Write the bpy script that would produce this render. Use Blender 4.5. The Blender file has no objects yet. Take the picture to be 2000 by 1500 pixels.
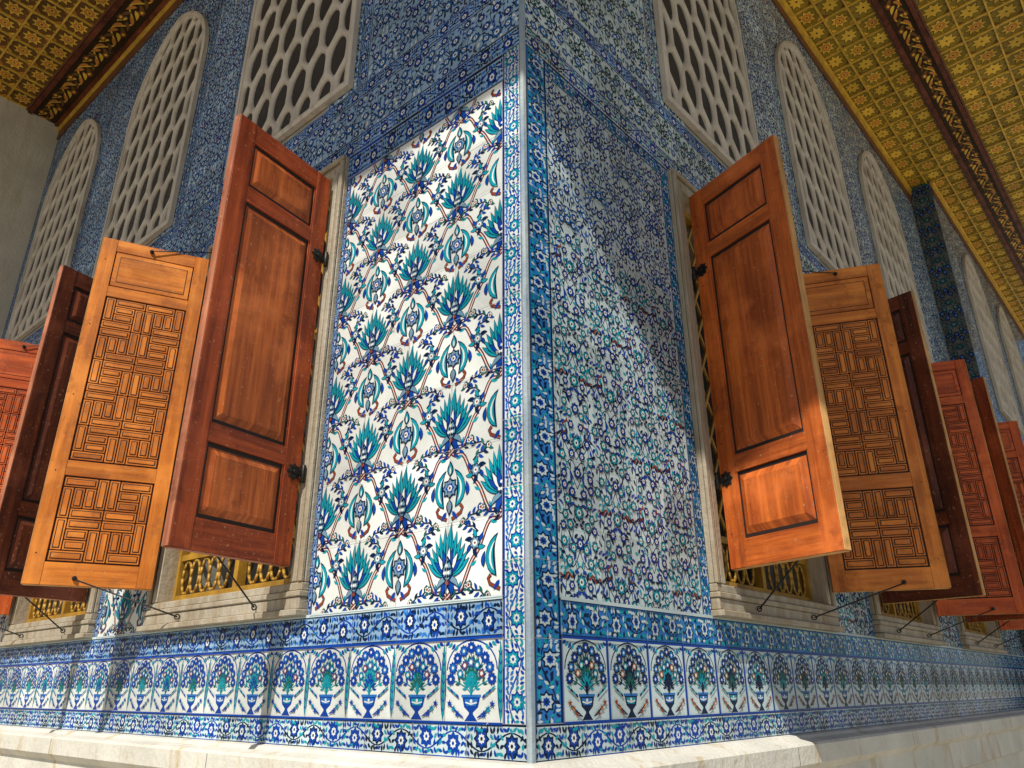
import bpy, bmesh, math, random
import numpy as np
from mathutils import Vector, Matrix
random.seed(7)
Z0=1.5
sc=bpy.context.scene
K=np.array([.053,2.42])
def dirv(az): return np.array([math.sin(math.radians(az)),math.cos(math.radians(az))])
L=dirv(-50.0); NL=np.array([-L[1],L[0]])
R=dirv(42.3);  NR=np.array([R[1],-R[0]])
CM=(NL+NR)/(1+NL.dot(NR))
class Frame:
    def __init__(s,o,d,n): s.o=np.array(o);s.d=d;s.n=n
    def mp(s,a):   # a: (N,3) u,n,z
        a=np.asarray(a,dtype=float)
        xy=s.o+a[:,0:1]*s.d+a[:,1:2]*s.n
        return np.concatenate([xy,a[:,2:3]+Z0],axis=1)
FL=Frame(K,L,NL); FR=Frame(K,R,NR); FB=Frame(K+.26*NR,R,NR)
# ---------------------------------------------------------------- materials
def newmat(name):
    m=bpy.data.materials.new(name); m.use_nodes=True
    nt=m.node_tree; b=nt.nodes['Principled BSDF']; return m,nt,b
def N(nt,t,**k):
    n=nt.nodes.new(t)
    for a,v in k.items():
        if a in n.inputs: n.inputs[a].default_value=v
        else: setattr(n,a,v)
    return n
def mixc(nt,fac,a,b,mode='MIX'):
    n=nt.nodes.new('ShaderNodeMix'); n.data_type='RGBA'; n.blend_type=mode
    for sock,val in ((n.inputs[0],fac),(n.inputs[6],a),(n.inputs[7],b)):
        if hasattr(val,'is_linked') or hasattr(val,'links'): nt.links.new(val,sock)
        elif isinstance(val,(int,float)): sock.default_value=val
        else: sock.default_value=(*val,1)
    return n.outputs[2]
def ramp(nt,src,p0,p1,c0=(0,0,0),c1=(1,1,1)):
    r=nt.nodes.new('ShaderNodeValToRGB'); e=r.color_ramp.elements
    e[0].position=p0;e[1].position=p1;e[0].color=(*c0,1);e[1].color=(*c1,1)
    nt.links.new(src,r.inputs[0]); return r.outputs[0]
def noise(nt,scale,detail=3,vec=None,rough=.55):
    n=nt.nodes.new('ShaderNodeTexNoise'); n.inputs['Scale'].default_value=scale
    n.inputs['Detail'].default_value=detail; n.inputs['Roughness'].default_value=rough
    if vec is not None: nt.links.new(vec,n.inputs['Vector'])
    return n.outputs['Fac']
def objco(nt,scale=(1,1,1)):
    t=nt.nodes.new('ShaderNodeTexCoord'); mp=nt.nodes.new('ShaderNodeMapping')
    mp.inputs['Scale'].default_value=scale
    nt.links.new(t.outputs['Object'],mp.inputs['Vector']); return mp.outputs[0]
def uvco(nt,scale=(1,1,1)):
    t=nt.nodes.new('ShaderNodeTexCoord'); mp=nt.nodes.new('ShaderNodeMapping')
    mp.inputs['Scale'].default_value=scale
    nt.links.new(t.outputs['UV'],mp.inputs['Vector']); return mp.outputs[0]
def bump(nt,b,h,strength,dist=.01):
    n=nt.nodes.new('ShaderNodeBump'); n.inputs['Strength'].default_value=strength
    n.inputs['Distance'].default_value=dist
    nt.links.new(h,n.inputs['Height']); nt.links.new(n.outputs[0],b.inputs['Normal'])
def glaze(name,col,rough=.22):
    m,nt,b=newmat(name); co=objco(nt)
    n1=noise(nt,2.3,4,co); n2=noise(nt,45,3,co)
    c=mixc(nt,ramp(nt,n1,.35,.7),tuple(x*.76 for x in col),tuple(min(1,x*1.1) for x in col))
    g=sum(col)/3
    c=mixc(nt,ramp(nt,n2,.45,.75,(0,0,0),(.2,.2,.2)),c,tuple(min(1,(x*.75+g*.25)*1.2) for x in col))
    at=nt.nodes.new('ShaderNodeAttribute'); at.attribute_name='tv'
    mr=N(nt,'ShaderNodeMapRange'); mr.inputs[3].default_value=.76; mr.inputs[4].default_value=1.12
    nt.links.new(at.outputs['Fac'],mr.inputs[0])
    vm=nt.nodes.new('ShaderNodeVectorMath'); vm.operation='SCALE'
    nt.links.new(c,vm.inputs[0]); nt.links.new(mr.outputs[0],vm.inputs['Scale'])
    chips=ramp(nt,noise(nt,11,7,co,.72),.672,.69)
    c=mixc(nt,chips,vm.outputs[0],(.40,.36,.28))
    nt.links.new(c,b.inputs['Base Color'])
    nt.links.new(ramp(nt,n2,.3,.8,(rough*.7,)*3,(rough*1.4,)*3),b.inputs['Roughness'])
    b.inputs['Specular IOR Level'].default_value=.13
    bump(nt,b,noise(nt,7,2,co),.12,.02)
    return m
COL={'white':(.74,.77,.73),'bluebg':(.27,.43,.61),'cob':(.003,.050,.33),'navy':(.003,.015,.058),
 'turq':(.005,.30,.38),'brown':(.27,.05,.016),'grey':(.15,.28,.38),'joint':(.36,.35,.31),
 'green':(.012,.12,.10),'mid':(.022,.17,.50),'orange':(.50,.17,.035),'pale':(.50,.61,.63),
 'cgold':(.86,.54,.06),'cbrown':(.19,.09,.025),'corange':(.62,.24,.045),'colive':(.33,.23,.03),'cred':(.30,.07,.02),
 'cdark':(.045,.025,.01),'wbg':(.54,.66,.68)}
CN=list(COL); TM=[glaze('tile_glaze_'+k,COL[k],.2 if (not k.startswith('c') or k=='cob') else .42) for k in CN]
CI={k:i for i,k in enumerate(CN)}
def marble(name,c0=(.62,.58,.50),stain=(.45,.30,.10),amt=.5,lo=.5,stretch=(9,9,1.2)):
    m,nt,b=newmat(name); co=objco(nt); cv=objco(nt,stretch)
    n1=noise(nt,3,6,co); n2=noise(nt,1.6,5,cv,.7); n3=noise(nt,60,3,co)
    c=mixc(nt,ramp(nt,n1,.3,.7),tuple(x*.78 for x in c0),c0)
    c=mixc(nt,ramp(nt,n2,lo,.70,(0,0,0),(amt,)*3),c,stain)
    c=mixc(nt,ramp(nt,n3,.55,.8,(0,0,0),(.4,)*3),c,tuple(x*.5 for x in c0))
    nt.links.new(c,b.inputs['Base Color']); b.inputs['Roughness'].default_value=.6;b.inputs['Specular IOR Level'].default_value=.3
    bump(nt,b,noise(nt,35,5,co),.5,.01); return m
M_marble=marble('weathered_marble',(.44,.39,.30),(.22,.14,.055),.75,.42); M_ledge=marble('stained_marble_ledge',(.74,.71,.62),(.46,.31,.09),.7,.54,(5,5,1.5))
M_bead=marble('worn_corner_bead',(.40,.46,.47),(.08,.17,.30),.85,.42)
M_grille=marble('grille_marble',(.60,.54,.45),(.20,.14,.08),.55)
M_plaster=marble('plaster',(.62,.58,.48),(.40,.35,.25),.6)
def simple(name,col,rough=.6,metal=0,ns=8,amt=.35):
    m,nt,b=newmat(name); co=objco(nt)
    c=mixc(nt,ramp(nt,noise(nt,ns,5,co),.3,.7),tuple(x*(1-amt) for x in col),col)
    nt.links.new(c,b.inputs['Base Color']); b.inputs['Roughness'].default_value=rough; b.inputs['Metallic'].default_value=metal
    bump(nt,b,noise(nt,50,3,co),.3,.005); return m
M_grout=simple('grout',(.38,.37,.33),.8); M_iron=simple('black_iron',(.03,.028,.026),.45,.6)
M_dark=simple('dark_interior',(.02,.018,.015),.5); M_back=simple('grille_glass',(.022,.019,.016),.5,0,4,.5)
M_gilt=simple('yellow_gilded_paint',(.50,.27,.03),.45,.1,9,.5)
def wood(name,cd,cl,rough=.40):
    m,nt,b=newmat(name); uv=uvco(nt,(34,1.3,1)); uv2=uvco(nt,(6,.8,1)); co=objco(nt)
    n1=noise(nt,1.0,6,uv,.7); n2=noise(nt,1.5,4,uv2,.6); n3=noise(nt,3.2,5,co,.6)
    c=mixc(nt,ramp(nt,n1,.36,.64),cd,cl)
    c=mixc(nt,ramp(nt,n2,.42,.66,(0,0,0),(.7,)*3),c,tuple(x*.5 for x in cd))
    c=mixc(nt,ramp(nt,n3,.50,.72,(0,0,0),(.6,)*3),c,tuple(min(1,x*1.35+.02) for x in cl))
    n4=noise(nt,70,2,co)
    c=mixc(nt,ramp(nt,n4,.66,.72,(0,0,0),(.6,)*3),c,(.46,.30,.16))
    n5=noise(nt,9,5,co,.7)
    c=mixc(nt,ramp(nt,n5,.56,.70,(0,0,0),(.5,)*3),c,tuple(x*.4 for x in cd))
    nt.links.new(c,b.inputs['Base Color'])
    nt.links.new(ramp(nt,n5,.3,.75,(rough*.8,)*3,(rough*1.7,)*3),b.inputs['Roughness'])
    b.inputs['Specular IOR Level'].default_value=.3
    bump(nt,b,n1,.45,.004); return m
M_wred=wood('red_varnished_wood',(.20,.030,.008),(.48,.088,.018))
M_wpan=wood('streaky_panel_wood',(.27,.050,.011),(.62,.155,.028))
M_wor=wood('orange_varnished_wood',(.48,.125,.016),(.76,.255,.034))
M_wro=wood('red_orange_wood',(.40,.055,.009),(.66,.13,.017))
M_wor2=wood('brown_orange_wood',(.34,.062,.011),(.70,.165,.025))
M_wedge=wood('bare_wood_edge',(.42,.19,.05),(.64,.36,.13),.6)
M_wedge2=wood('worn_red_edge',(.30,.08,.035),(.52,.20,.10),.5)
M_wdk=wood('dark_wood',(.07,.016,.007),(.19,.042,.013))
M_groove=simple('groove_black',(.020,.008,.003),.7)
# ---------------------------------------------------------------- pattern library
DH=3e-5
class Pat:
    def __init__(s,off=0.0): s.v=[];s.l=[];s.c=[];s.m=[];s.h=off
    def poly(s,pts,col,h=None):
        if h is None: s.h+=DH; h=s.h
        b=len(s.v)
        for p in pts: s.v.append((p[0],h,p[1]))
        s.l+=list(range(b,b+len(pts))); s.c.append(len(pts)); s.m.append(CI[col])
    def rect(s,x0,x1,y0,y1,col): s.poly([(x0,y0),(x1,y0),(x1,y1),(x0,y1)],col)
    def blob(s,x,y,r,col,n=0,k=12,amp=.2,ph=0,sy=1):
        s.poly([(x+r*(1+amp*math.cos(n*a+ph))*math.cos(a),y+sy*r*(1+amp*math.cos(n*a+ph))*math.sin(a)) for a in [2*math.pi*i/k for i in range(k)]],col)
    def star(s,x,y,r,r2,n,col,ph=0):
        s.poly([(x+(r if i%2==0 else r2)*math.cos(ph+math.pi*i/n),y+(r if i%2==0 else r2)*math.sin(ph+math.pi*i/n)) for i in range(2*n)],col)
    def leaf(s,x,y,a,Ln,w,col,curve=0,k=4,ol=None,o=.1):
        def pts(x,y,Ln,w):
            Lf=[];Rt=[];px,py=x,y;st=Ln/k
            cl=[(px,py,a)]
            for i in range(k):
                an=a+curve*(i+.5)/k; px+=st*math.cos(an);py+=st*math.sin(an); cl.append((px,py,a+curve*(i+1)/k))
            for i in range(1,k):
                t=i/k; ww=w*.5*math.sin(math.pi*t**.8); q=cl[i]
                Lf.append((q[0]-ww*math.sin(q[2]),q[1]+ww*math.cos(q[2]))); Rt.append((q[0]+ww*math.sin(q[2]),q[1]-ww*math.cos(q[2])))
            return [cl[0][:2]]+Lf+[cl[-1][:2]]+Rt[::-1]
        if ol:
            d=w*o*1.0; s.poly(pts(x-d*1.5*math.cos(a),y-d*1.5*math.sin(a),Ln+3*d,w+2*d),ol)
        s.poly(pts(x,y,Ln,w),col)
    def rib(s,pts,w,col,taper=False):
        s.h+=DH; n=len(pts); b=len(s.v)
        for i,p in enumerate(pts):
            q0=pts[max(0,i-1)];q1=pts[min(n-1,i+1)]; dx,dy=q1[0]-q0[0],q1[1]-q0[1]; d=math.hypot(dx,dy) or 1
            ww=w*.5*(1 if not taper else (1-.8*i/(n-1)))
            s.v.append((p[0]-dy/d*ww,s.h,p[1]+dx/d*ww)); s.v.append((p[0]+dy/d*ww,s.h,p[1]-dx/d*ww))
        for i in range(n-1):
            s.l+=[b+2*i,b+2*i+1,b+2*i+3,b+2*i+2]; s.c.append(4); s.m.append(CI[col])
    def flower(s,x,y,r,ol,c1,ctr,dot=None,n=6,k=12,ph=0):
        k=max(k,2*n)
        s.blob(x,y,r*1.12,ol,n,k,.16,ph); s.blob(x,y,r*.86,c1,n,k,.2,ph); s.blob(x,y,r*.42,ctr,0,8)
        if dot: s.blob(x,y,r*.2,dot,0,6)
    def fin(s,sc=1):
        v=np.array(s.v,dtype=np.float64); v[:,0]*=sc; v[:,2]*=sc
        return (v,np.array(s.l,dtype=np.int64),np.array(s.c,dtype=np.int64),np.array(s.m,dtype=np.int64))
class Acc:
    def __init__(s): s.V=[];s.Lp=[];s.C=[];s.M=[];s.T=[];s.nv=0
    def add(s,fin,x0,z0,w=1,h=1,flip=False,swap=False,tv=None,clamp=None,hb=0.0,hs=1):
        v,l,c,m=fin; v=v.copy()
        if swap: v=v[:,[2,1,0]]
        if flip: v[:,0]=1-v[:,0]
        v[:,0]=x0+v[:,0]*w; v[:,2]=z0+v[:,2]*h; v[:,1]=v[:,1]*hs+hb
        if clamp:
            v[:,0]=np.clip(v[:,0],clamp[0],clamp[1]); v[:,2]=np.clip(v[:,2],clamp[2],clamp[3])
        s.V.append(v);s.Lp.append(l+s.nv);s.C.append(c);s.M.append(m)
        s.T.append(np.full(len(c),random.random() if tv is None else tv)); s.nv+=len(v)
    def line(s,x0,x1,z0,z1,col='joint',h=None):
        h=h or .0040+random.random()*.0008
        s.add((np.array([(x0,h,z0),(x1,h,z0),(x1,h,z1),(x0,h,z1)],float),np.arange(4),np.array([4]),np.array([CI[col]])),0,0)
    def obj(s,name,mapf,parent):
        V=mapf(np.concatenate(s.V)); Lp=np.concatenate(s.Lp);C=np.concatenate(s.C);Mi=np.concatenate(s.M);T=np.concatenate(s.T)
        me=bpy.data.meshes.new(name); me.vertices.add(len(V)); me.vertices.foreach_set('co',V.astype(np.float32).ravel())
        me.loops.add(len(Lp)); me.loops.foreach_set('vertex_index',Lp.astype(np.int32))
        me.polygons.add(len(C)); st=np.concatenate([[0],np.cumsum(C)[:-1]]); me.polygons.foreach_set('loop_start',st.astype(np.int32))
        for m in TM: me.materials.append(m)
        me.polygons.foreach_set('material_index',Mi.astype(np.int32))
        me.update(calc_edges=True)
        at=me.attributes.new('tv','FLOAT','FACE'); at.data.foreach_set('value',T.astype(np.float32))
        o=bpy.data.objects.new(name,me); sc.collection.objects.link(o); o.parent=parent; return o
def poisson(rng,n,x0,x1,y0,y1,r,avoid=()):
    out=[]
    def d2(p,q):
        dy=abs(p[1]-q[1]);dy=min(dy,1-dy); return (p[0]-q[0])**2+dy**2
    for _ in range(n*60):
        p=(rng.uniform(x0,x1),rng.uniform(y0,y1))
        if all(d2(p,q)>(r+q[2])**2 for q in avoid) and all(d2(p,q)>(2*r)**2 for q in out):
            out.append(p)
            if len(out)>=n: break
    return out
TCNT=[0]
def T_dense(seed,bg='white',ol='navy',f1='cob',f2='turq',ctr='white',lf=('navy','cob','turq'),sq='brown',nf=5,nl=17,fr=.075,nsq=2,sw=.026):
    rng=random.Random(seed);TCNT[0]+=1; P=Pat(); P.poly([(0,0),(1,0),(1,1),(0,1)],bg,0.0);P.h=(TCNT[0]%3)*1e-5
    fl=[(.5,rng.uniform(.15,.35),fr*1.3),(.5,rng.uniform(.65,.85),fr*1.1),(0,rng.uniform(.4,.6),fr*1.0)]
    ps=poisson(rng,nf,.11,.40,.0,1.0,fr*1.1,fl)
    av=fl+[(p[0],p[1],fr) for p in ps]
    for k in range(3):
        y0=rng.uniform(.1,.9);a=rng.uniform(.08,.2);ph=rng.uniform(0,6)
        for sg in (1,-1):
            pts=[(.5+sg*(.5-t*.5),y0+a*math.sin(ph+t*5)) for t in [i/9 for i in range(10)]]
            P.rib(pts,.017,ol)
    for k in range(2):
        x0=.15+.2*k+rng.uniform(-.04,.04);a=rng.uniform(.03,.07)
        for sg in (1,-1):
            pts=[((x0+a*math.sin(2*math.pi*t)) if sg>0 else 1-(x0+a*math.sin(2*math.pi*t)),t) for t in [i/10 for i in range(11)]]
            P.rib(pts,.014,ol)
    if sq:
        for k in range(nsq):
            cx,cy=rng.uniform(.14,.36),rng.uniform(.12,.88); A=rng.uniform(.06,.1);an=rng.uniform(0,3)
            for sg in (1,-1):
                pts=[]
                for i in range(10):
                    t=i/9-.5; x=t*.3; y=A*.6*math.sin(t*11)
                    X=cx+x*math.cos(an)-y*math.sin(an);Y=cy+x*math.sin(an)+y*math.cos(an)
                    pts.append((X if sg>0 else 1-X,Y))
                P.rib(pts,sw*1.5,ol);P.rib(pts,sw,sq)
    lv=poisson(rng,nl,.0,.46,.0,1.0,.036,av)
    for p in lv:
        a=rng.uniform(0,6.28);Ln=rng.uniform(.10,.16);w=rng.uniform(.035,.06);cu=rng.uniform(-1.4,1.4);c=rng.choice(lf)
        P.leaf(p[0]-math.cos(a)*Ln/2,p[1]-math.sin(a)*Ln/2,a,Ln,w,c,cu)
        if p[0]>.05: P.leaf(1-p[0]+math.cos(a)*Ln/2,p[1]-math.sin(a)*Ln/2,math.pi-a,Ln,w,c,-cu)
    for i,p in enumerate(ps):
        n=rng.choice((5,6,8)); c=f1 if i%2 else f2; r=fr*rng.uniform(.8,1.05)
        for X in (p[0],1-p[0]): P.flower(X,p[1],r,ol,c,ctr,'brown' if sq else ol,n)
    for i,q in enumerate(fl): P.flower(q[0],q[1],q[2],ol,(f2,f1,f2)[i],ctr,ol,8,16)
    return P.fin()
def T_border(seed,bg,ol,c1,c2,ctr,asp=2.5):
    rng=random.Random(seed);P=Pat();P.poly([(0,0),(1,0),(1,1),(0,1)],bg,0.0)
    sx=1/asp
    P.rect(0,1,.0,.07,ol);P.rect(0,1,.93,1,ol)
    P.rib([(t/14,.5+.26*math.sin(2*math.pi*t/14)) for t in range(15)],.04,ol)
    for cx,cy in ((.25,.42),(.75,.58)):
        k=16;r=.26
        for rr,cc in ((r*1.15,ol),(r*.85,c1),(r*.5,ctr),(r*.22,ol)):
            P.poly([(cx+sx*rr*(1+.16*math.cos(8*a))*math.cos(a),cy+rr*(1+.16*math.cos(8*a))*math.sin(a)) for a in [2*math.pi*i/k for i in range(k)]],cc)
    for i in range(18):
        cx=(i+.5)/18; 
        if abs(cx-.25)<.12 or abs(cx-.75)<.12: yy=(.17,.83)
        else: yy=(.2,.42,.62,.82)
        for y in yy:
            a=rng.uniform(0,6.28);Ln=.21;w=.10;cu=rng.uniform(-1,1);c=rng.choice((ol,c1,c2))
            Q=Pat();Q.leaf(0,0,a,Ln,w,c,cu)
            P.poly([(min(.995,max(.005,cx+(v[0]-math.cos(a)*Ln/2)*sx)),y+(v[2]-math.sin(a)*Ln/2)) for v in Q.v],c)
    return P.fin()
def T_vase(kind,seed=0):
    rng=random.Random(seed);P=Pat();P.poly([(0,0),(1,0),(1,1),(0,1)],'white' if kind=='L' else 'wbg',0.0)
    ol='cob' if kind=='L' else 'navy'; c1='cob'; cx=.54 if kind=='L' else .5
    if kind=='L':
        P.leaf(.045,.02,math.pi/2,.95,.085,'turq',0,8,'navy',.14)
        for i in range(7):
            for sg in(1,-1): P.leaf(.045,.12+i*.11,math.pi/2-sg*.5,.08,.018,'cob')
    else:
        P.rect(0,.03,0,1,'cob');P.rect(.97,1,0,1,'cob')
    for sg in (1,-1):
        pts=[(cx+sg*.44*math.cos(t),.62+.36*math.sin(t)) for t in [i*math.pi/2/7 for i in range(8)]]
        P.rib(pts,.02,ol)
        for j in range(4):
            P.leaf(cx+sg*(.40-.05*j),.97-.012*j,-math.pi/2+sg*(.9-.2*j),.1,.05,('cob','turq')[j%2],sg*.5)
    P.poly([(cx-.11,.02),(cx+.11,.02),(cx+.035,.10),(cx+.035,.12),(cx+.12,.18),(cx+.155,.30),(cx-.155,.30),(cx-.12,.18),(cx-.035,.12),(cx-.035,.10)],ol)
    P.poly([(cx-.08,.195),(cx+.08,.195),(cx+.115,.275),(cx-.115,.275)],'turq' if seed%2 else 'mid')
    P.rib([(cx-.1,.235),(cx,.215),(cx+.1,.235)],.018,'white');P.blob(cx,.25,.02,'white',0,6)
    P.rect(cx-.17,cx+.17,.295,.325,'mid')
    tg=[]
    for k in range(-4,5):
        a=k*.37; tx=cx+.36*math.sin(a);ty=.56+.33*math.cos(a)-.02*abs(k); tg.append((tx,ty,.066,0))
    for k in range(-2,3):
        a=k*.55; tg.append((cx+.21*math.sin(a),.46+.25*math.cos(a),.05,1))
    for (tx,ty,r,kd) in tg:
        pts=[];
        for i in range(7):
            t=i/6; x=cx+(tx-cx)*t**1.5;y=.32+(ty-.32)*t**.8;pts.append((x,y))
        P.rib(pts,.014,'turq' if kind=='L' else 'navy')
        for i in (2,4):
            for sg in(1,-1):
                a=math.atan2(ty-.32,tx-cx)+sg*.8; P.leaf(pts[i][0],pts[i][1],a,.09,.034,(ol,'turq','green')[(i//2+seed)%3],-sg*.5)
    for j,(tx,ty,r,kd) in enumerate(tg):
        if kd==0: 
            P.blob(tx,ty,r*1.08,ol,9,18,.14); P.blob(tx,ty,r*.68,'mid' if j%2 else c1,6,12,.12); P.blob(tx,ty,r*.26,'white',0,6)
        else:
            P.flower(tx,ty,r,ol,('brown','turq','grey')[j%3] if kind=='L' else ('orange','turq','cob')[j%3],'white',None,6)
    for sg in (1,-1):
        for j in range(3):
            x=cx+sg*(.23+.07*j);y=.09+.06*j
            P.rib([(cx+sg*.12,.06),(x,y)],.012,ol)
            P.star(x,y+.01,.05,.022,5,('brown','orange')[j%2] if kind=='R' else ('cob','turq')[j%2],rng.random())
        for j in range(4): P.leaf(cx+sg*(.2+.05*j),.28+.03*j,math.pi/2-sg*.7,.1,.035,(ol,'turq')[j%2],-sg*.6)
    return P.fin()
# ---- big panel motifs (metres)
def palm(seed=0):
    P=Pat()
    for sg in(1,-1):
        P.leaf(0,-.070,math.pi/2-sg*2.0,.056,.022,'cob',sg*-1.5,5,'navy',.2)
        P.leaf(0,-.060,math.pi/2-sg*1.6,.062,.018,'grey',sg*-1.1,5,'navy',.2)
    for k in (6,5,4,3,2,1,0):
        for sg in ((1,-1) if k else (1,)):
            a=math.pi/2-sg*k*.175; Ln=.150-.010*k; by=-.035-.005*k
            P.leaf(sg*.004*k,by+.01,a,Ln,.0195,'turq',sg*.2,6,'navy',.17)
            P.leaf(sg*.004*k,by+.012,a,Ln*.8,.004,'navy',sg*.17,4)
    for k in (3,2,1,0):
        for sg in ((1,-1) if k else (1,)):
            a=math.pi/2-sg*k*.33
            P.leaf(sg*.003*k,-.045,a,.086-.006*k,.018,'cob' if k%2 else 'white',sg*.2,5,'navy',.2)
    P.leaf(0,-.076,math.pi/2,.090,.054,'navy',0,6)
    P.leaf(0,-.070,math.pi/2,.074,.038,'grey',0,6)
    for i in range(5):
        for j in range(-1,2):
            if abs(j)*.010<.016-.003*abs(i-1): P.blob(j*.010+(.004 if i%2 else -.002),-.055+i*.012,.0048,('navy','white')[i%2],0,6)
    P.blob(0,-.076,.012,'navy',5,10,.2);P.blob(0,-.076,.008,'brown',5,10,.2)
    return P.fin(1.04)
def medal():
    P=Pat()
    for sg in(1,-1):
        pts=[(sg*.012,-.120),(sg*.034,-.112),(sg*.058,-.100),(sg*.066,-.082),(sg*.054,-.07)]
        P.rib(pts,.014,'navy');P.rib(pts,.0095,'brown')
        P.leaf(sg*.034,-.072,math.pi/2-sg*.80,.150,.032,'turq',sg*1.7,8,'navy',.18)
        P.leaf(sg*.040,-.058,math.pi/2-sg*.72,.115,.009,'white',sg*1.6,7)
        P.leaf(sg*.088,-.04,math.pi/2-sg*.3,.052,.016,'cob',sg*.8,5,'navy',.15)
    P.blob(0,-.002,.037,'navy',8,24,.16);P.blob(0,-.002,.029,'grey',8,24,.18);P.blob(0,-.002,.020,'cob',6,12,.2);P.blob(0,-.002,.010,'white',0,8);P.blob(0,-.002,.005,'brown',0,6)
    P.leaf(0,.042,math.pi/2,.062,.034,'navy',0,5);P.leaf(0,.048,math.pi/2,.046,.021,'turq',0,5);P.leaf(0,.05,math.pi/2,.03,.008,'white',0,4)
    P.leaf(0,-.045,-math.pi/2,.062,.034,'navy',0,5);P.leaf(0,-.05,-math.pi/2,.046,.021,'grey',0,5)
    for sg in (1,-1): P.leaf(sg*.014,-.09,-math.pi/2+sg*.7,.042,.016,'cob',0,4)
    return P.fin(.98)
def diag():
    P=Pat();n=22
    pts=[(.255*t,-.128+.262*(t-.125*math.sin(2*math.pi*t))+.010*math.sin(6*math.pi*t)) for t in [i/n for i in range(n+1)]]
    P.rib(pts,.0175,'navy');P.rib(pts,.0122,'brown');P.rib(pts,.0034,'white')
    for t,sg in ((5,1),(9,-1),(13,1),(17,-1)):
        p=pts[t];q=pts[t+1];a=math.atan2(q[1]-p[1],q[0]-p[0])
        P.leaf(p[0],p[1],a+sg*1.0,.036,.013,('cob','turq','navy','green')[t%4],-sg*.9,4)
    return P.fin()
def small_rosette():
    P=Pat()
    for k in range(6):
        a=k*1.047+.3;P.leaf(.018*math.cos(a),.018*math.sin(a),a+.3,.034,.014,('cob','turq','navy','cob','navy','turq')[k],.7,5,'navy',.16)
    P.flower(0,0,.022,'navy','grey','white','brown',7,14)
    return P.fin(1.0)
def spray(seed):
    rng=random.Random(seed);P=Pat()
    P.rib([(-.035,-.02),(-.012,.0),(.012,.002),(.036,.02)],.005,'navy')
    for i in range(7):
        x=-.032+.011*i; sg=1 if i%2 else -1
        P.leaf(x,x*.5,sg*1.1+.3,.028,.0115,rng.choice(('cob','navy','cob','green','navy')),-sg*.6)
    P.flower(.036,.02,.010,'navy','white','brown',None,5,10)
    return P.fin(1.08)
PALM,MED,ROS,DIAG=palm(),medal(),small_rosette(),diag();SPR=[spray(i) for i in range(3)]
def big_panel(A,u0,u1,z0,z1,su=.366,sz=.42):
    bgp=(np.array([(0,0,0),(1,0,0),(1,0,1),(0,0,1)],float),np.arange(4),np.array([4]),np.array([CI['white']]))
    nu=max(1,round((u1-u0)/.255)); nz=max(1,round((z1-z0)/.26)); tw=(u1-u0)/nu;th=(z1-z0)/nz
    for i in range(nu):
        for j in range(nz): A.add(bgp,u0+i*tw,z0+j*th,tw,th)
    cl=(u0,u1,z0,z1)
    def put(f,u,z,hb,flip=False,m=.07,tv=None):
        if u<u0-m or u>u1+m or z<z0-m or z>z1+m: return
        v,l,c,mm=f; v2=v.copy(); v2[:,0]*=(-1 if flip else 1)
        st=np.concatenate([[0],np.cumsum(c)])
        keepl=[];kc=[];km=[]
        for i in range(len(c)):
            li=l[st[i]:st[i+1]]; cx=v2[li,0].mean()+u; cz=v2[li,2].mean()+z
            if u0+.002<cx<u1-.002 and z0+.002<cz<z1-.002: keepl.append(li);kc.append(c[i]);km.append(mm[i])
        if not kc: return
        A.add((v2,np.concatenate(keepl),np.array(kc),np.array(km)),u,z,1,1,clamp=cl,hb=hb,tv=tv)
    for i in range(-5,9):
        for j in range(-3,12):
            u=su+.255*i; z=sz+.26*j
            s=(i+j)%2
            if s==0:
                put(DIAG,u,z,.0001,m=.4,tv=.55);put(DIAG,u,z,.0008,True,m=.4,tv=.55)
                put(ROS,u+.128,z+.045,.0017);put(ROS,u-.128,z+.045,.0017,True)
                put(SPR[(i*3+j)%3],u+.052,z-.118,.0015,m=.03);put(SPR[j%3],u-.052,z-.118,.0015,True,m=.03)
                put(SPR[(i+j)%3],u+.105,z+.105,.0015,True,m=.03);put(SPR[(i+j+1)%3],u-.105,z+.105,.0015,m=.03)
                put(PALM,u,z,.0021)
            else:
                put(SPR[(i+1)%3],u+.115,z-.115,.00155,m=.03);put(SPR[(j+1)%3],u-.115,z-.115,.00155,True,m=.03)
                put(MED,u,z,.0021)
    for i in range(nu): A.line(u0+i*tw-.0008,u0+i*tw+.0008,z0,z1,h=.0052+i*1e-4)
    for j in range(nz): A.line(u0,u1,z0+j*th-.0008,z0+j*th+.0008,h=.0062+j*5e-5)
def fill(A,u0,u1,z0,z1,tw,th,temps,skip=None,swap=False,joint=.0016):
    if u1-u0<.02: return
    nu=max(1,round((u1-u0)/tw));nz=max(1,round((z1-z0)/th));tw=(u1-u0)/nu;th=(z1-z0)/nz
    for i in range(nu):
        for j in range(nz):
            if skip and skip(u0+i*tw,u0+(i+1)*tw,z0+j*th,z0+(j+1)*th): continue
            A.add(temps[(i+j*2)%len(temps)],u0+i*tw,z0+j*th,tw,th,swap=swap,clamp=(u0,u1,z0,z1))
    for i in range(nu): A.line(u0+i*tw-joint/2,u0+i*tw+joint/2,z0,z1)
    for j in range(nz): A.line(u0,u1,z0+j*th-joint/2,z0+j*th+joint/2)
DR=[T_dense(s,'wbg','navy','cob','turq','white',('navy','cob','cob','navy','turq'),'brown',6,24,.076,1,.026) for s in (11,12,13)]
DR2=[T_dense(s,'pale','navy','cob','mid','white',('navy','cob','cob','mid','navy'),'grey',6,24,.072,1,.02) for s in (14,15,16)]
DU=[T_dense(s,'bluebg','navy','cob','mid','white',('cob','navy','cob','navy','white'),None,4,19,.09) for s in (21,22,23)]
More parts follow.
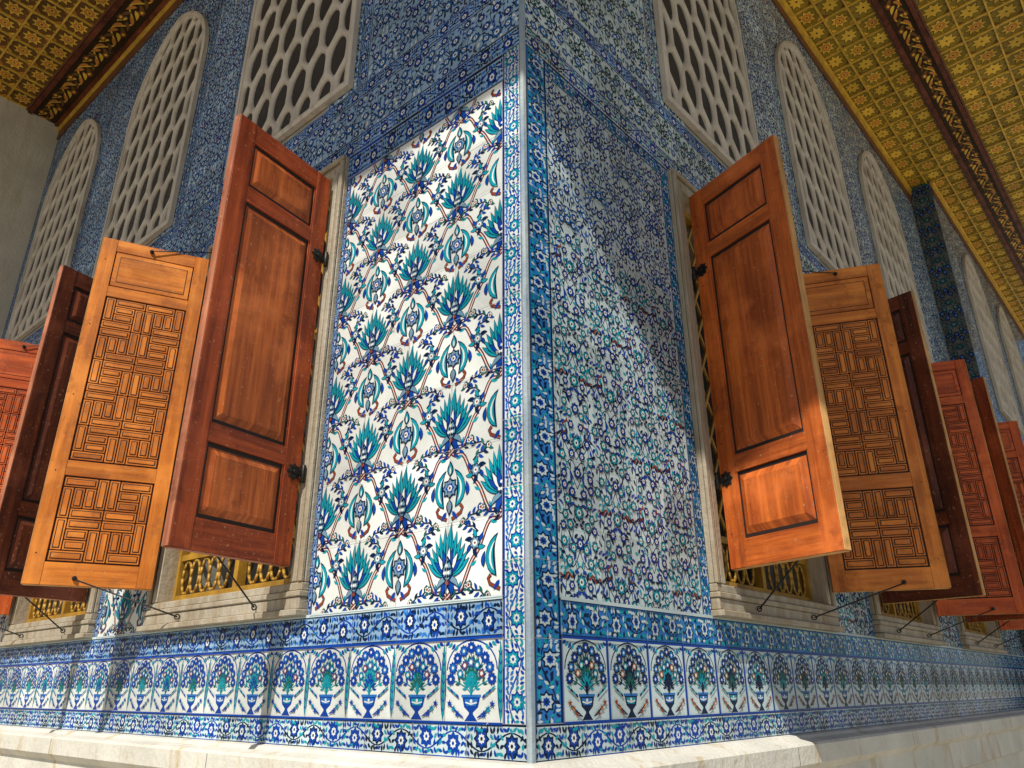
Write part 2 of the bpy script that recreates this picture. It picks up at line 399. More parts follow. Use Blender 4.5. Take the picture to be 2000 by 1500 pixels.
DF=[T_dense(s,'wbg','navy','cob','mid','white',('navy','cob','mid'),None,4,19,.09) for s in (31,32,33)]
DG=[T_dense(s,'wbg','navy','green','mid','pale',('navy','green','navy','cob'),None,4,18,.085) for s in (41,42,43)]
BW=[T_border(1,'white','cob','turq','mid','white'),T_border(5,'pale','cob','turq','navy','white')]
BB=[T_border(2,'bluebg','navy','cob','mid','white'),T_border(7,'bluebg','cob','navy','mid','white')]
BN=[T_border(3,'mid','navy','pale','turq','cob'),T_border(6,'cob','navy','pale','turq','mid')]
BT=[T_border(4,'wbg','navy','cob','turq','white'),T_border(8,'wbg','cob','cob','turq','white')]
VL=[T_vase('L',i) for i in range(3)];VR=[T_vase('R',i) for i in range(3)]
# ---------------------------------------------------------------- solid builder
class MB:
    def __init__(s): s.v=[];s.f=[];s.m=[];s.uv=[];s.sm=[]
    def face(s,idx,m,uvs,sm=False): s.f.append(idx);s.m.append(m);s.uv.append(uvs);s.sm.append(sm)
    def hexa(s,b,t,m,swap=False):
        i=len(s.v);s.v+=list(b)+list(t);off=random.random()*10
        def uvf(ids):
            r=[]
            for k in ids:
                p=s.v[i+k]; a,c=p[0]+p[1],p[2]
                r.append((c+off,a+off) if swap else (a+off,c+off))
            return r
        for q in ((0,1,2,3),(4,5,6,7),(0,1,5,4),(1,2,6,5),(2,3,7,6),(3,0,4,7)):
            s.face([i+k for k in q],m,uvf(q))
    def box(s,x0,x1,y0,y1,z0,z1,m=0,swap=False,inset=0,side=1):
        a=inset if side<0 else 0; b=inset if side>0 else 0
        s.hexa([(x0+a,y0,z0+a),(x1-a,y0,z0+a),(x1-a,y0,z1-a),(x0+a,y0,z1-a)],
               [(x0+b,y1,z0+b),(x1-b,y1,z0+b),(x1-b,y1,z1-b),(x0+b,y1,z1-b)],m,swap)
    def rod(s,p0,p1,r,m,n=8):
        p0=Vector(p0);p1=Vector(p1);d=(p1-p0).normalized();a=d.orthogonal().normalized();b=d.cross(a);i=len(s.v)
        for p in(p0,p1):
            for k in range(n):
                t=2*math.pi*k/n;q=p+r*(math.cos(t)*a+math.sin(t)*b);s.v.append(tuple(q))
        for k in range(n):
            s.face([i+k,i+(k+1)%n,i+n+(k+1)%n,i+n+k],m,[(0,0)]*4,True)
        s.face([i+k for k in range(n)],m,[(0,0)]*n);s.face([i+n+k for k in range(n)],m,[(0,0)]*n)
    def prism(s,pts,y0,y1,m):
        n=len(pts);i=len(s.v);s.v+=[(p[0],y0,p[1]) for p in pts]+[(p[0],y1,p[1]) for p in pts]
        s.face([i+k for k in range(n)],m,[(0,0)]*n);s.face([i+n+k for k in range(n)],m,[(0,0)]*n)
        for k in range(n): s.face([i+k,i+(k+1)%n,i+n+(k+1)%n,i+n+k],m,[(0,0)]*4)
    def obj(s,name,mapf,mats,parent=None,bevel=0,merge=0):
        V=mapf(np.array(s.v)) if mapf else np.array(s.v)
        me=bpy.data.meshes.new(name);me.from_pydata([tuple(map(float,p)) for p in V],[],s.f)
        for m in mats: me.materials.append(m)
        uvl=me.uv_layers.new(name='UVMap')
        flat=[c for u in s.uv for p in u for c in p]; uvl.data.foreach_set('uv',flat)
        me.polygons.foreach_set('material_index',s.m);me.polygons.foreach_set('use_smooth',s.sm);me.update()
        bm=bmesh.new();bm.from_mesh(me)
        if merge: bmesh.ops.remove_doubles(bm,verts=bm.verts,dist=merge)
        bmesh.ops.recalc_face_normals(bm,faces=bm.faces);bm.to_mesh(me);bm.free()
        o=bpy.data.objects.new(name,me);sc.collection.objects.link(o)
        if parent: o.parent=parent
        if bevel:
            b=o.modifiers.new('bevel','BEVEL');b.width=bevel;b.segments=1;b.limit_method='ANGLE'
        return o
def empty(name):
    e=bpy.data.objects.new(name,None);sc.collection.objects.link(e);return e
pav=empty('tiled_pavilion')
# ---------------------------------------------------------------- dimensions
WIN=[(1.18+2.04*i,2.54+2.04*i) for i in range(3)]
LENL=6.9;LENR=7.74
ZF0,ZF1=.285,2.60
FWd=.085
CEIL=6.1;EAVE=3.04
GZ0,GZS,GZA=3.10,4.75,5.58
ZB=-.205
BWIN=[(8.42,9.78),(10.46,11.82)]
def skipper(wins):
    def f(a,b,c,d):
        for (p,q) in wins:
            if a>p and b<q and d<GZS+.1 and c>GZ0-.05: return True
        return False
    return f
def tile_wall(name,F,side,u0,length,wins,corner):
    A=Acc()
    cb=.11 if side=='L' else .15
    s0=u0
    if corner:
        s0=.015 if side=='L' else .014
        e=cb
        fill(A,s0,e,-.10,2.60,e-s0,.25,BW if side=='L' else BN,swap=True)
        u_in=e
    else: u_in=u0
    fill(A,s0,length,ZB,-.10,.25,.105,BT)
    fill(A,u_in,length,-.10,.153,.255,.253,VL if side=='L' else VR)
    A.line(u_in,length,.150,.158,'cob',.0049);A.line(u_in,length,-.104,-.097,'cob',.00495)
    fill(A,u_in,length,.153,.276,.25,.123,BB if side=='L' else BN[:1])
    A.line(u_in,length,.270,.282,'pale',.0051)
    if corner:
        if side=='L':
            big_panel(A,cb,1.145,.276,2.45)
            fill(A,1.145,1.18,.276,2.45,.035,.2,BB,swap=True)
            fill(A,cb,1.18,2.45,2.60,.25,.15,BB)
            A.line(cb-.003,cb+.003,.28,2.45,'cob',.0039); A.line(1.142,1.148,.28,2.45,'cob',.00395)
        else:
            fill(A,cb,1.10,.276,1.776,.237,.25,DR)
            fill(A,cb,1.10,1.776,2.52,.237,.25,[DR2[0],DR2[2],DR2[1]])
            fill(A,1.10,1.18,.276,2.52,.08,.25,BN,swap=True)
            fill(A,cb,1.18,2.52,2.60,.22,.08,BN)
    pr=[];ws=list(wins)
    for i,w in enumerate(ws):
        nxt=ws[i+1][0] if i+1<len(ws) else length
        pr.append((w[1],nxt))
    if not corner: pr.append((u0,ws[0][0]))
    for (a,b) in pr:
        if b-a<.1: continue
        if side=='L':
            big_panel(A,a+.06,b-.06,.276,2.6,su=(a+b)/2)
            fill(A,a,a+.06,.276,2.6,.06,.24,BB,swap=True);fill(A,b-.06,b,.276,2.6,.06,.24,BB,swap=True)
        else:
            fill(A,a+.07,b-.07,.276,2.6,.25,.25,DR)
            fill(A,a,a+.07,.276,2.6,.07,.25,BN,swap=True);fill(A,b-.07,b,.276,2.6,.07,.25,BN,swap=True)
    fill(A,s0,length,2.60,2.715,.28,.115,BB if side=='L' else BT)
    fill(A,s0,length,2.715,2.97,.26,.255,DU if side=='L' else DG)
    fill(A,s0,length,2.97,3.07,.28,.10,BB)
    sk=skipper(wins)
    ups=[(s0,ws[0][0])]
    for i,w in enumerate(ws):
        ups.append((w[1],ws[i+1][0] if i+1<len(ws) else length))
    for (a,b) in ups:
        if b-a<.15: continue
        fill(A,a,a+.09,3.07,CEIL,.09,.27,BB if side=='L' else BT,swap=True);fill(A,b-.09,b,3.07,CEIL,.09,.27,BB if side=='L' else BT,swap=True)
        fill(A,a+.09,b-.09,3.07,CEIL,.27,.27,DU if side=='L' else (DG if a<1 else DF))
    for w in ws: fill(A,w[0],w[1],3.07,CEIL,.27,.27,DU if side=='L' else DF,skip=sk)
    return A.obj(name,F.mp,pav)
tile_wall('tile_revetment_left',FL,'L',0,LENL,WIN,True)
tile_wall('tile_revetment_right',FR,'R',0,LENR,WIN,True)
tile_wall('tile_revetment_bay',FB,'R',LENR,14.0,BWIN,False)
FRet=Frame(K+LENR*R,NR,-R)
A=Acc();fill(A,.0,.26,ZB,CEIL,.26,.3,[T_dense(51,'grey','navy','cob','green','grey',('navy','cdark','navy'),None,4,16,.09)]);A.obj('tile_revetment_return',FRet.mp,pav)
# ---------------------------------------------------------------- wall core
def core(name,F,u0,u1,wins):
    B=MB();T=.34;f=-.002
    zo0,zo1=ZF0+.13,ZF1-FWd
    B.box(u0,u1,-T,f,-1.5,zo0);B.box(u0,u1,-T,f,zo1,CEIL+.3)
    cur=u0
    for (a,b) in wins:
        B.box(cur,a+FWd,-T,f,zo0,zo1);cur=b-FWd
    B.box(cur,u1,-T,f,zo0,zo1)
    for (a,b) in wins: B.box(a+.02,b-.02,-T-.05,-T-.01,zo0-.1,zo1+.1,1)
    B.obj(name,F.mp,[M_grout,M_dark],pav)
core('wall_core_left',FL,.0,LENL,WIN);core('wall_core_right',FR,.0,LENR,WIN);core('wall_core_bay',FB,LENR,14,BWIN)
B=MB();B.box(LENR,LENR+.3,-.05,.255,-1.5,CEIL+.2);B.obj('bay_corner',FR.mp,[M_grout],pav)
def cornerp(n,F): return n*(CM.dot(F.d))
B=MB()
h=.0075
pl=[K+.014*L,K+.014*L+h*.8*NL,K+.008*L+h*1.1*NL,K+CM*h*.75,K+.007*R+h*1.1*NR,K+.013*R+h*.7*NR,K+.013*R]
n=len(pl)
B.v=[(p[0],p[1],ZB+Z0) for p in pl]+[(p[0],p[1],CEIL+Z0) for p in pl]
for k in range(n): B.face([k,(k+1)%n,n+(k+1)%n,n+k],0,[(0,0)]*4)
B.obj('corner_bead',None,[M_bead],pav)
PROF=[(-.01,ZB+.005),(.035,ZB),(.05,ZB-.012),(.105,ZB-.022),(.115,ZB-.032),(.115,-.31),(.09,-.335),(.075,-.345),(.075,-.50),(.03,-.52),(.03,-.56),(.02,-1.5)]
def ledge(name,F,prof,u1,u0=None,mat=None):
    B=MB();n=len(prof)
    us=[('m',0)]+[('u',x) for x in np.arange(1.6,u1,1.6) if u0 is None or x>u0+.2]+[('u',u1)]
    for t,x in us:
        for (p,z) in prof:
            uu=cornerp(p,F) if (t=='m' and u0 is None) else (u0 if t=='m' else x)
            B.v.append((uu,p,z))
    for s in range(len(us)-1):
        for k in range(n-1):
            a=s*n+k;B.face([a,a+1,a+n+1,a+n],0,[(0,0)]*4)
    for s in range(1,len(us)-1):
        x=us[s][1];B.box(x-.0015,x+.0015,.07,.1155,-.31,ZB-.033,1)
    B.obj(name,F.mp,[mat or M_ledge,M_dark],pav)
ledge('marble_ledge_left',FL,PROF,LENL);ledge('marble_ledge_right',FR,PROF,LENR);ledge('marble_ledge_bay',FB,PROF,14,LENR-.05)
# ---------------------------------------------------------------- window frames + gilt lattice
def clipseg(p,q,x0,x1,z0,z1):
    t0,t1=0,1;dx,dz=q[0]-p[0],q[1]-p[1]
    for a,b in((-dx,p[0]-x0),(dx,x1-p[0]),(-dz,p[1]-z0),(dz,z1-p[1])):
        if abs(a)<1e-9:
            if b<0: return None
        else:
            r=b/a
            if a<0: t0=max(t0,r)
            else: t1=min(t1,r)
    if t0>=t1: return None
    return ((p[0]+dx*t0,p[1]+dz*t0),(p[0]+dx*t1,p[1]+dz*t1))
def window(F,a,b):
    B=MB();o0,o1=a+FWd,b-FWd;z0,z1=ZF0+.13,ZF1-FWd
    for (x0,x1,sg) in ((a,o0,1),(b-FWd,b,-1)):
        B.box(x0,x1,-.01,.022,z0,ZF1-FWd);
        B.box(*( (x0,x0+.028) if sg>0 else (x1-.028,x1)),.024,.042,z0,ZF1-.03)
        B.box(*( (x0+.05,x1+.008) if sg>0 else (x0-.008,x1-.05)),-.12,.032,z0+.003,z1-.003)
    B.box(a,b,-.01,.023,z1,ZF1);B.box(a,b,.025,.043,ZF1-.028,ZF1);B.box(o0,o1,-.12,.031,z1-.01,z1+.035)
    B.box(a,b,-.12,.035,ZF0+.095,z0-.001);B.box(a-.005,b+.005,-.01,.048,ZF0+.07,ZF0+.094);B.box(a,b,-.01,.040,ZF0+.02,ZF0+.069)
    B.box(a-.012,b+.012,-.01,.062,ZF0-.008,ZF0+.019)
    B.obj('window_frame',F.mp,[M_marble],pav,bevel=.004)
    G=MB();fw=.035
    G.box(o0+.009,o0+fw,-.10,-.05,z0+.002,z1-.012);G.box(o1-fw,o1-.009,-.10,-.05,z0+.002,z1-.012)
    G.box(o0+fw,o1-fw,-.10,-.052,z0+.002,z0+.04);G.box(o0+fw,o1-fw,-.10,-.052,z1-.05,z1-.012)
    m=(o0+o1)/2;G.box(m-.018,m+.018,-.10,-.054,z0+.04,z1-.05);G.box(o0+fw,o1-fw,-.098,-.056,z0+.22,z0+.25)
    for s,yy in ((1,-.074),(-1,-.086)):
        k=-3.0
        while k<3.0:
            sg=clipseg((m+k-2,z0-2*1.7*s+.0),(m+k+2,z0+2*1.7*s),o0+fw,o1-fw,z0+.25,z1-.05)
            if sg:
                (x0,y0),(x1,y1)=sg;d=math.hypot(x1-x0,y1-y0)
                if d>.03:
                    px,pz=-(y1-y0)/d*.008,(x1-x0)/d*.008
                    G.prism([(x0-px,y0-pz),(x1-px,y1-pz),(x1+px,y1+pz),(x0+px,y0+pz)],yy-.005,yy+.005,0)
            k+=.115
    nr=12
    for i in range(nr):
        cx=o0+.09+i*(o1-o0-.18)/(nr-1)
        if abs(cx-m)<.05: continue
        pts=[(cx+.043*math.cos(t),z0+.13+.085*math.sin(t)) for t in [2*math.pi*j/12 for j in range(12)]]
        for j in range(12):
            p,q=pts[j],pts[(j+1)%12];G.rod((p[0],-.066-.004*(i%2),p[1]),(q[0],-.066-.004*(i%2),q[1]),.008,0,5)
    G.obj('gilded_lattice',F.mp,[M_gilt],pav)
# ---------------------------------------------------------------- pierced arch grilles
def archpts(c,hw,z0,zs,za,n=9):
    Rr=[(c+hw*(1-s**2.1)**.72,zs+(za-zs)*s) for s in [math.sin(i/n*math.pi/2) for i in range(n+1)]]
    Rr[-1]=(c,za)
    return [(c-hw,z0),(c+hw,z0)]+Rr+[(2*c-p[0],p[1]) for p in Rr[:-1][::-1]]
def clipconv(P,Cp):
    out=P
    n=len(Cp)
    for i in range(n):
        a,b=Cp[i],Cp[(i+1)%n]
        if math.hypot(b[0]-a[0],b[1]-a[1])<1e-9: continue
        def ins(p): return (b[0]-a[0])*(p[1]-a[1])-(b[1]-a[1])*(p[0]-a[0])
        new=[]
        for j in range(len(out)):
            p,q=out[j],out[(j+1)%len(out)];dp,dq=ins(p),ins(q)
            if dp>=0: new.append(p)
            if (dp>=0)!=(dq>=0):
                t=dp/(dp-dq);new.append((p[0]+(q[0]-p[0])*t,p[1]+(q[1]-p[1])*t))
        out=new
        if len(out)<3: return []
    return out
def area(P): return .5*sum(P[i][0]*P[(i+1)%len(P)][1]-P[(i+1)%len(P)][0]*P[i][1] for i in range(len(P)))
GD=.012
def grille(F,a,b):
    c=(a+b)/2;hw=(b-a)/2-.03
    out=archpts(c,hw,GZ0,GZS,GZA);inn=archpts(c,hw-.04,GZ0+.04,GZS,GZA-.045)
    B=MB()
    n=len(out);base=len(B.v)
    rings=[[(p[0],.004,p[1]) for p in out],[(p[0],.026+GD,p[1]) for p in out],
           [((p[0]*.4+q[0]*.6),.034+GD,(p[1]*.4+q[1]*.6)) for p,q in zip(out,inn)],[(q[0],.030+GD,q[1]) for q in inn],[(q[0],.01,q[1]) for q in inn]]
    for r in rings: B.v+=r
    for k in range(len(rings)-1):
        for i in range(n):
            B.face([base+k*n+i,base+k*n+(i+1)%n,base+(k+1)*n+(i+1)%n,base+(k+1)*n+i],0,[(0,0)]*4)
    w,H,hh=.098,.20,.085
    rp=H+hh
    j=0;z=GZ0+.05
    while z<GZA+.3:
        for i in range(-8,9):
            cx=c+i*2*w+(w if j%2 else 0)
            hx=[(cx-w,z-hh),(cx,z-H),(cx+w,z-hh),(cx+w,z+hh),(cx,z+H),(cx-w,z+hh)]
            P=clipconv(hx,inn)
            if len(P)<3: continue
            ar=area(P)
            if abs(ar)<.0015: continue
            Q=[]
            for q in range(len(P)):
                p0,p1=P[q],P[(q+1)%len(P)]
                m=max(1,int(math.hypot(p1[0]-p0[0],p1[1]-p0[1])/.05))
                for t in range(m): Q.append((p0[0]+(p1[0]-p0[0])*t/m,p0[1]+(p1[1]-p0[1])*t/m))
            gx=sum(p[0] for p in Q)/len(Q);gz=sum(p[1] for p in Q)/len(Q)
            kk=.80 if ar>.03 else .72
            I=[(gx+(p[0]-gx)*kk,gz+(p[1]-gz)*(kk+.06)) for p in Q]
            for _ in range(2):
                I=[((I[t-1][0]+2*I[t][0]+I[(t+1)%len(I)][0])/4,(I[t-1][1]+2*I[t][1]+I[(t+1)%len(I)][1])/4) for t in range(len(I))]
            M=[(p[0]*.5+q[0]*.5,p[1]*.5+q[1]*.5) for p,q in zip(Q,I)]
            nb=len(B.v);m=len(Q)
            B.v+=[(p[0],.024+GD,p[1]) for p in Q]+[(p[0],.018+GD,p[1]) for p in M]+[(p[0],.004+GD,p[1]) for p in I]+[(p[0],.0075,p[1]) for p in I]
            if ar<.005:
                B.face([nb+t for t in range(m)],0,[(0,0)]*m);continue
            for r in range(3):
                for t in range(m):
                    B.face([nb+r*m+t,nb+r*m+(t+1)%m,nb+(r+1)*m+(t+1)%m,nb+(r+1)*m+t],0,[(0,0)]*4,r<2)
        z+=rp;j+=1
    nb=len(B.v);B.v+=[(p[0],.0070,p[1]) for p in out];B.face([nb+t for t in range(n)],1,[(0,0)]*n)
    B.obj('pierced_arch_grille',F.mp,[M_grille,M_back],pav,merge=.0004)
for F,ws in ((FL,WIN),(FR,WIN),(FB,BWIN)):
    for (a,b) in ws: window(F,a,b);grille(F,a,b)
# ---------------------------------------------------------------- shutters
SW,SH,ST=.575,1.97,.042;SZ=.48
def shutter(F,hu,hn,kind,alpha,mo,mi,mpn=None,medge=None):
    B=MB();y0,y1=-ST/2,ST/2;st=.088
    MO,MI,ME,MK,MI2,MP=0,1,2,3,4,5
    c0,c1=y0+.011,y1-.011
    B.box(.004,SW-.004,c0,c1,.004,SH-.004,MO)
    rails=[(0,.12),(.42,.50),(1.55,1.63),(SH-.10,SH)]
    for (s0,s1) in ((0,st),(SW-st,SW)): B.box(s0,s1,0.0005,y1,0,SH,MO)
    for (r0,r1) in rails: B.box(st+.0008,SW-st-.0008,.0005,y1-.0014,r0,r1,MO,True)
    for (q0,q1) in ((.12,.42),(.50,1.55),(1.63,SH-.10)):
        B.box(st+.012,SW-st-.012,c1-.002,y1+.003,q0+.012,q1-.012,MP,False,.036)
        B.box(st,SW-st,c1-.004,c1+.0008,q0,q1,MK)
        for e in ((st+.0005,st+.008,q0,q1),(SW-st-.008,SW-st-.0005,q0,q1)): B.box(e[0],e[1],c1-.001,y1-.004,e[2],e[3],MO)
    if kind=='A': B.box(st+(SW-2*st)*.62,st+(SW-2*st)*.62+.0018,y1-.002,y1+.0033,.55,1.50,MK)
    for (s0,s1) in ((0,.075),(SW-.075,SW)): B.box(s0,s1,y0,-.0005,0,SH,MI)
    ir=[(0,.11),(.55,.63),(1.60,1.665),(SH-.075,SH)]
    for (r0,r1) in ir: B.box(.0758,SW-.0758,y0+.0014,-.0005,r0,r1,MI,True)
    x0,x1=.075,SW-.075
    B.box(x0+.001,x1-.001,c0-.0012,c0+.003,.111,SH-.076,MK)
    B.box(x0+.006,x1-.006,y0+.002,c0,1.671,SH-.081,MI,True);B.box(x0+.03,x1-.03,y0+.0012,y0+.004,1.695,SH-.105,MK)
    B.box(x0+.034,x1-.034,y0+.0002,y0+.003,1.699,SH-.109,MI,True)
    def piece(a,b,c,d,sw):
        g=.0030
        B.box(a+g,b-g,y0+.0040,c0,c+g,d-g,MI,sw)
        e=.0095
        if min(b-a,d-c)>2*e+.006:
            B.box(a+e,b-e,y0+.0030,y0+.006,c+e,d-e,MK)
            e+=.0042
            B.box(a+e,b-e,y0+.0006,y0+.005,c+e,d-e,MI,sw,.0010,-1)
    def weave(za,zb):
        za+=.006;zb-=.006
        X0=x0+.006;W=x1-x0-.012;nc=2;cs=W/nc;nr=max(1,round((zb-za)/cs));rs=(zb-za)/nr
        for i in range(nc):
            for j in range(nr):
                X=X0+i*cs;Z=za+j*rs;ux=cs/4;uz=rs/4
                mir=(i+j)%2
                def pc(a,b,c,d):
                    if mir: a,b=4-b,4-a
                    piece(X+a*ux,X+b*ux,Z+c*uz,Z+d*uz,(b-a)>(d-c))
                pc(0,3,0,1);pc(3,4,0,3);pc(1,4,3,4);pc(0,1,1,4)
                if mir: pc(1,3,1,2);pc(1,3,2,3)
                else: pc(1,2,1,3);pc(2,3,1,3)
    weave(.11,.55);weave(.63,1.60)
    B.box(SW+.0005,SW+.004,y0+.002,y1-.002,.001,SH-.001,ME)
    B.box(.002,SW-.002,y0+.003,y1-.003,-.003,-.0005,ME)
    for hz in (.40,1.50):
        cz=hz;R0=.034
        B.prism([(.035+R0*(1+.18*math.cos(8*t))*math.cos(t),cz+R0*(1+.18*math.cos(8*t))*math.sin(t)) for t in [2*math.pi*i/24 for i in range(24)]],y1-.001,y1+.005,MI2)
        B.box(-.045,.035,y1+.001,y1+.008,cz-.011,cz+.011,MI2)
        B.rod((-.012,y1+.010,cz-.04),(-.012,y1+.010,cz+.04),.010,MI2)
        B.rod((.035,y1,cz),(.035,y1+.013,cz),.010,MI2)
        for dx,dz in ((.02,.0),(-.0,.022),(.0,-.022)): B.rod((.035+dx,y1,cz+dz),(.035+dx,y1+.009,cz+dz),.004,MI2)
    for hx,hz in ((SW*.62,.035),(SW*.55,SH-.035)):
        B.rod((hx,y0-.012,hz),(hx,y0,hz),.012,MI2);B.rod((hx,y0-.022,hz),(hx,y0-.008,hz),.006,MI2)
    for i in range(5):
        B.rod((.03,y1-.001,.15+i*.42),(.03,y1+.001,.15+i*.42),.004,MI2,6);B.rod((SW-.03,y0-.0012,.15+i*.42),(SW-.03,y0+.001,.15+i*.42),.004,MI2,6)
    ca,sa=math.cos(alpha),math.sin(alpha)
    if kind=='A': e=(ca,sa);o=(-sa,ca)
    else: e=(-ca,sa);o=(sa,ca)
    tgt=(hu+(.22 if kind=='A' else -.30),.055,ZF0+.045)
    def loc(u,n):
        du,dn=u-hu,n-hn; return du*e[0]+dn*e[1],du*o[0]+dn*o[1]
    lx,ly=loc(tgt[0],tgt[1]);lz=tgt[2]-SZ
    B.rod((SW*.62,y0-.014,.03),(lx,ly,lz),.0042,MI2,6)
    for k in range(8):
        t0,t1=2*math.pi*k/8,2*math.pi*(k+1)/8
        B.rod((lx+.012*math.cos(t0),ly,lz+.012*math.sin(t0)),(lx+.012*math.cos(t1),ly,lz+.012*math.sin(t1)),.0035,MI2,5)
    if kind=='B':
        tx,ty=loc(hu-.02,.045);B.rod((SW*.55,y0-.016,SH-.035),(tx,ty,SH+.06),.0035,MI2,6)
    def mp(a):
        a=np.asarray(a);u=hu+a[:,0]*e[0]+a[:,1]*o[0];n=hn+a[:,0]*e[1]+a[:,1]*o[1]
        return F.mp(np.stack([u,n,a[:,2]+SZ],axis=1))
    return B.obj('wooden_shutter',mp,[mo,mi,medge or M_wedge,M_groove,M_iron,mpn or mo],None,bevel=.0016)
D=math.radians
for i,(a,b) in enumerate(WIN):
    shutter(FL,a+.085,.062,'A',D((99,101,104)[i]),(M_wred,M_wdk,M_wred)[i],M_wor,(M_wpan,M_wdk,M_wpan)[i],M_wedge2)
    shutter(FL,b-.085,.062,'B',D(114-i*2),M_wred,(M_wor,M_wro,M_wor)[i])
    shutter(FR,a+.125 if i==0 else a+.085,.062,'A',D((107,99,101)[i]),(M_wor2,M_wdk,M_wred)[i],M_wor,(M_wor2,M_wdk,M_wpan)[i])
    shutter(FR,b-.085,.062,'B',D((116,112,113)[i]),M_wred,(M_wor,M_wro,M_wro)[i])
for (a,b) in BWIN:
    shutter(FB,a+.085,.062,'A',D(99),M_wred,M_wor);shutter(FB,b-.085,.062,'B',D(112),M_wred,M_wro)
# ---------------------------------------------------------------- ceiling / eave
def T_ceil(pal):
    bg,st,ce,ln,ac=pal;P=Pat();P.poly([(0,0),(1,0),(1,1),(0,1)],bg,0.0)
    P.h=.001
    for x in (.0,1.0):
        for y in (0,1):
            sx=1 if x==0 else -1;sy=1 if y==0 else -1
            P.poly([(x+sx*.05,y+sy*.05),(x+sx*.24,y+sy*.05),(x+sx*.05,y+sy*.24)],ac)
    P.star(.5,.5,.42,.25,8,'cdark');P.star(.5,.5,.38,.22,8,st,.0);P.blob(.5,.5,.2,ce,8,16,.1);P.star(.5,.5,.14,.06,6,st);P.blob(.5,.5,.04,'cdark',0,6)
    for k in range(4):
        a=k*math.pi/2;P.leaf(.5+.4*math.cos(a),.5+.4*math.sin(a),a,.1,.06,ac)
    return P.fin()
TR=[T_ceil(('colive','cgold','corange','cgold','cgold')),T_ceil(('colive','cgold','cgold','cgold','cbrown'))]
TL=[T_ceil(('cbrown','cgold','corange','cgold','corange')),T_ceil(('cbrown','cgold','corange','cgold','cgold'))]
def T_mould():
    P=Pat();P.poly([(0,0),(1,0),(1,1),(0,1)],'cdark',0.0);P.h=.001
    P.rib([(t/12,.5+.2*math.sin(2*math.pi*t/12)) for t in range(13)],.05,'cgold')
    for i in range(8):
        x=(i+.5)/8;sg=1 if i%2 else -1
        P.leaf(x,.5,sg*1.2,.36,.12,('cbrown','corange','cgold')[i%3],-sg*1.0,5)
    P.flower(.25,.3,.10,'cbrown','cred','cgold',None,6);P.flower(.75,.7,.10,'cbrown','cred','cgold',None,6)
    return P.fin()
TMo=[T_mould()]
def ceilmap(F):
    def f(a): return F.mp(np.stack([a[:,0],a[:,2],CEIL-a[:,1]],axis=1))
    return f
M_giltc=simple('ceiling_gilding',(.84,.53,.07),.38,.2,10,.4);M_cred=simple('ceiling_brown_paint',(.17,.06,.022),.5)
def ceiling(name,F,u0,u1,temps,mould,n0=0.0):
    A=Acc();cs=.25
    segs=[];c=n0
    for (m0,m1) in mould: segs.append((c,m0));c=m1
    segs.append((c,EAVE))
    for (p,q) in segs:
        if q-p<.05: continue
        nn=max(1,round((q-p)/cs));nu=round((u1-u0)/cs);w=(u1-u0)/nu;h=(q-p)/nn
        for i in range(nu):
            for j in range(nn): A.add(temps[(i+j)%2],u0+i*w,p+j*h,w,h)
    for (m0,m1) in mould:
        nu=round((u1-u0)/.4);w=(u1-u0)/nu
        for i in range(nu): A.add(TMo[0],u0+i*w,m0,w,m1-m0,hb=.03)
    A.obj(name+'_painting',ceilmap(F),pav)
    B=MB()
    for (p,q) in segs:
        if q-p<.05: continue
        nn=max(1,round((q-p)/cs));nu=round((u1-u0)/cs);w=(u1-u0)/nu;h=(q-p)/nn
        for i in range(nu+1): B.box(u0+i*w-.009,u0+i*w+.009,p,q,CEIL-.017,CEIL-.0005,0)
        for j in range(nn+1): B.box(u0,u1,p+j*h-.008,p+j*h+.008,CEIL-.021,CEIL-.001,0)
    for (m0,m1) in mould:
        for x in (m0,m1): B.box(u0,u1,x-.022,x+.022,CEIL-.055,CEIL-.0008,1); 
        for x in (m0-.035,m1+.035): B.box(u0,u1,x-.008,x+.008,CEIL-.032,CEIL-.0009,2)
        B.box(u0,u1,m0+.022,m1-.022,CEIL-.029,CEIL-.0012,2)
    B.obj(name+'_battens',F.mp,[M_giltc,M_wdk,M_cred],pav)
ceiling('eave_ceiling_left',FL,-EAVE,LENL,TL,[(.05,.33)])
ceiling('eave_ceiling_right',FR,.02,14,TR,[(.68,.92)])
B=MB()
cc=K+CM*(EAVE+.02);lo=CEIL+.004
poly=[cc,(K+14.2*R+(EAVE+.02)*NR),(K+14.2*R-9*NR),(K+LENL*L-9*NL),(K+(LENL+.4)*L+(EAVE+.02)*NL)]
n=len(poly)
B.v=[(p[0],p[1],lo+Z0) for p in poly]+[(p[0],p[1],lo+.28+Z0) for p in poly]
B.face(list(range(n)),0,[(0,0)]*n);B.face([n+k for k in range(n)],1,[(0,0)]*n)
for k in range(n): B.face([k,(k+1)%n,n+(k+1)%n,n+k],0,[(0,0)]*4)
B.obj('eave_roof',None,[M_gilt,M_plaster],pav)
for nm,F,u0,u1 in (('cornice_left',FL,None,LENL),('cornice_right',FR,None,LENR),('cornice_bay',FB,LENR,14)):
    B=MB();s=u0 if u0 is not None else 0
    B.box(s,u1,.004,.035,CEIL-.10,CEIL-.022,0);B.box(s,u1,.0045,.05,CEIL-.04,CEIL-.0225,0);B.box(s,u1,.004,.015,CEIL-.22,CEIL-.10,1)
    B.obj(nm,F.mp,[M_giltc,M_cred],pav)
B=MB();B.box(LENL+.001,LENL+.35,-1.0,EAVE+1.2,-1.5,CEIL+.6);B.obj('plastered_wall',FL.mp,[M_plaster])
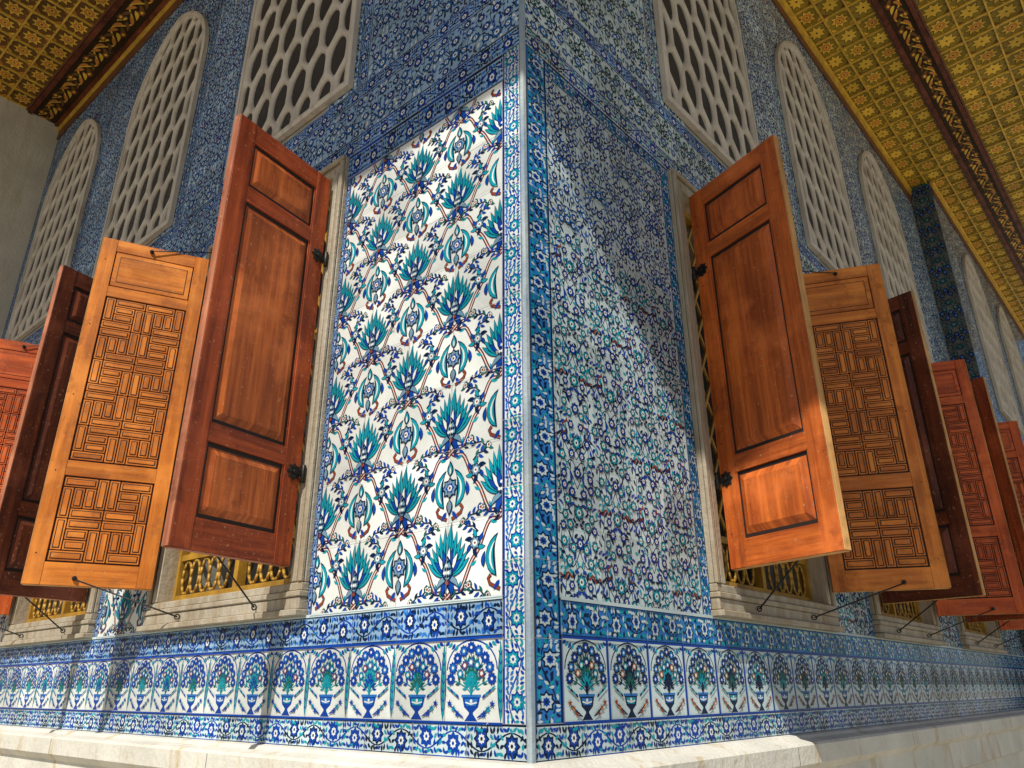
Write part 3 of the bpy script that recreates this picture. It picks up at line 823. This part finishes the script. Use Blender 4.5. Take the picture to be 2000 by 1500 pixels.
# ---------------------------------------------------------------- ground
me=bpy.data.meshes.new('courtyard_pavement');me.from_pydata([(-150,-150,0),(150,-150,0),(150,150,0),(-150,150,0)],[],[(0,1,2,3)])
g=bpy.data.objects.new('courtyard_pavement',me);sc.collection.objects.link(g)
m,nt,b=newmat('stone_paving');br=nt.nodes.new('ShaderNodeTexBrick');nt.links.new(objco(nt),br.inputs['Vector'])
br.inputs['Scale'].default_value=1.2;br.inputs['Color1'].default_value=(.42,.38,.31,1);br.inputs['Color2'].default_value=(.35,.32,.26,1);br.inputs['Mortar'].default_value=(.2,.18,.14,1)
br.inputs['Mortar Size'].default_value=.01
nt.links.new(mixc(nt,noise(nt,4,5,objco(nt)),br.outputs[0],(.42,.38,.30)),b.inputs['Base Color']);b.inputs['Roughness'].default_value=.8;me.materials.append(m)
# ---------------------------------------------------------------- light
ph=math.radians(20)
sd=math.cos(ph)*NL-math.sin(ph)*L;sd/=np.linalg.norm(sd);EL=math.radians(48.6)
sv=Vector((sd[0]*math.cos(EL),sd[1]*math.cos(EL),math.sin(EL)))
ld=bpy.data.lights.new('sun','SUN');ld.energy=5;ld.angle=math.radians(.5);ld.color=(1,.955,.87)
lo_=bpy.data.objects.new('sun',ld);sc.collection.objects.link(lo_);lo_.rotation_euler=sv.to_track_quat('Z','Y').to_euler();lo_.location=(-5,-8,12)
w=bpy.data.worlds.new('World');sc.world=w;w.use_nodes=True;nt=w.node_tree
sk=nt.nodes.new('ShaderNodeTexSky');sk.sky_type='NISHITA';sk.sun_disc=False;sk.sun_elevation=EL;sk.sun_rotation=math.atan2(sd[0],sd[1])%(2*math.pi)
nt.links.new(sk.outputs[0],nt.nodes['Background'].inputs[0]);nt.nodes['Background'].inputs[1].default_value=.075
# ---------------------------------------------------------------- camera
cd=bpy.data.cameras.new('camera');cd.lens=26.1;cd.sensor_width=36;cd.clip_end=600;cd.clip_start=.05
co=bpy.data.objects.new('camera',cd);sc.collection.objects.link(co);sc.camera=co
co.matrix_world=Matrix.Translation((0,0,Z0))@Matrix.Rotation(math.radians(112.3),4,'X')@Matrix.Rotation(math.radians(-.28),4,'Z')
sc.view_settings.view_transform='Standard';sc.view_settings.look='None';sc.view_settings.exposure=0
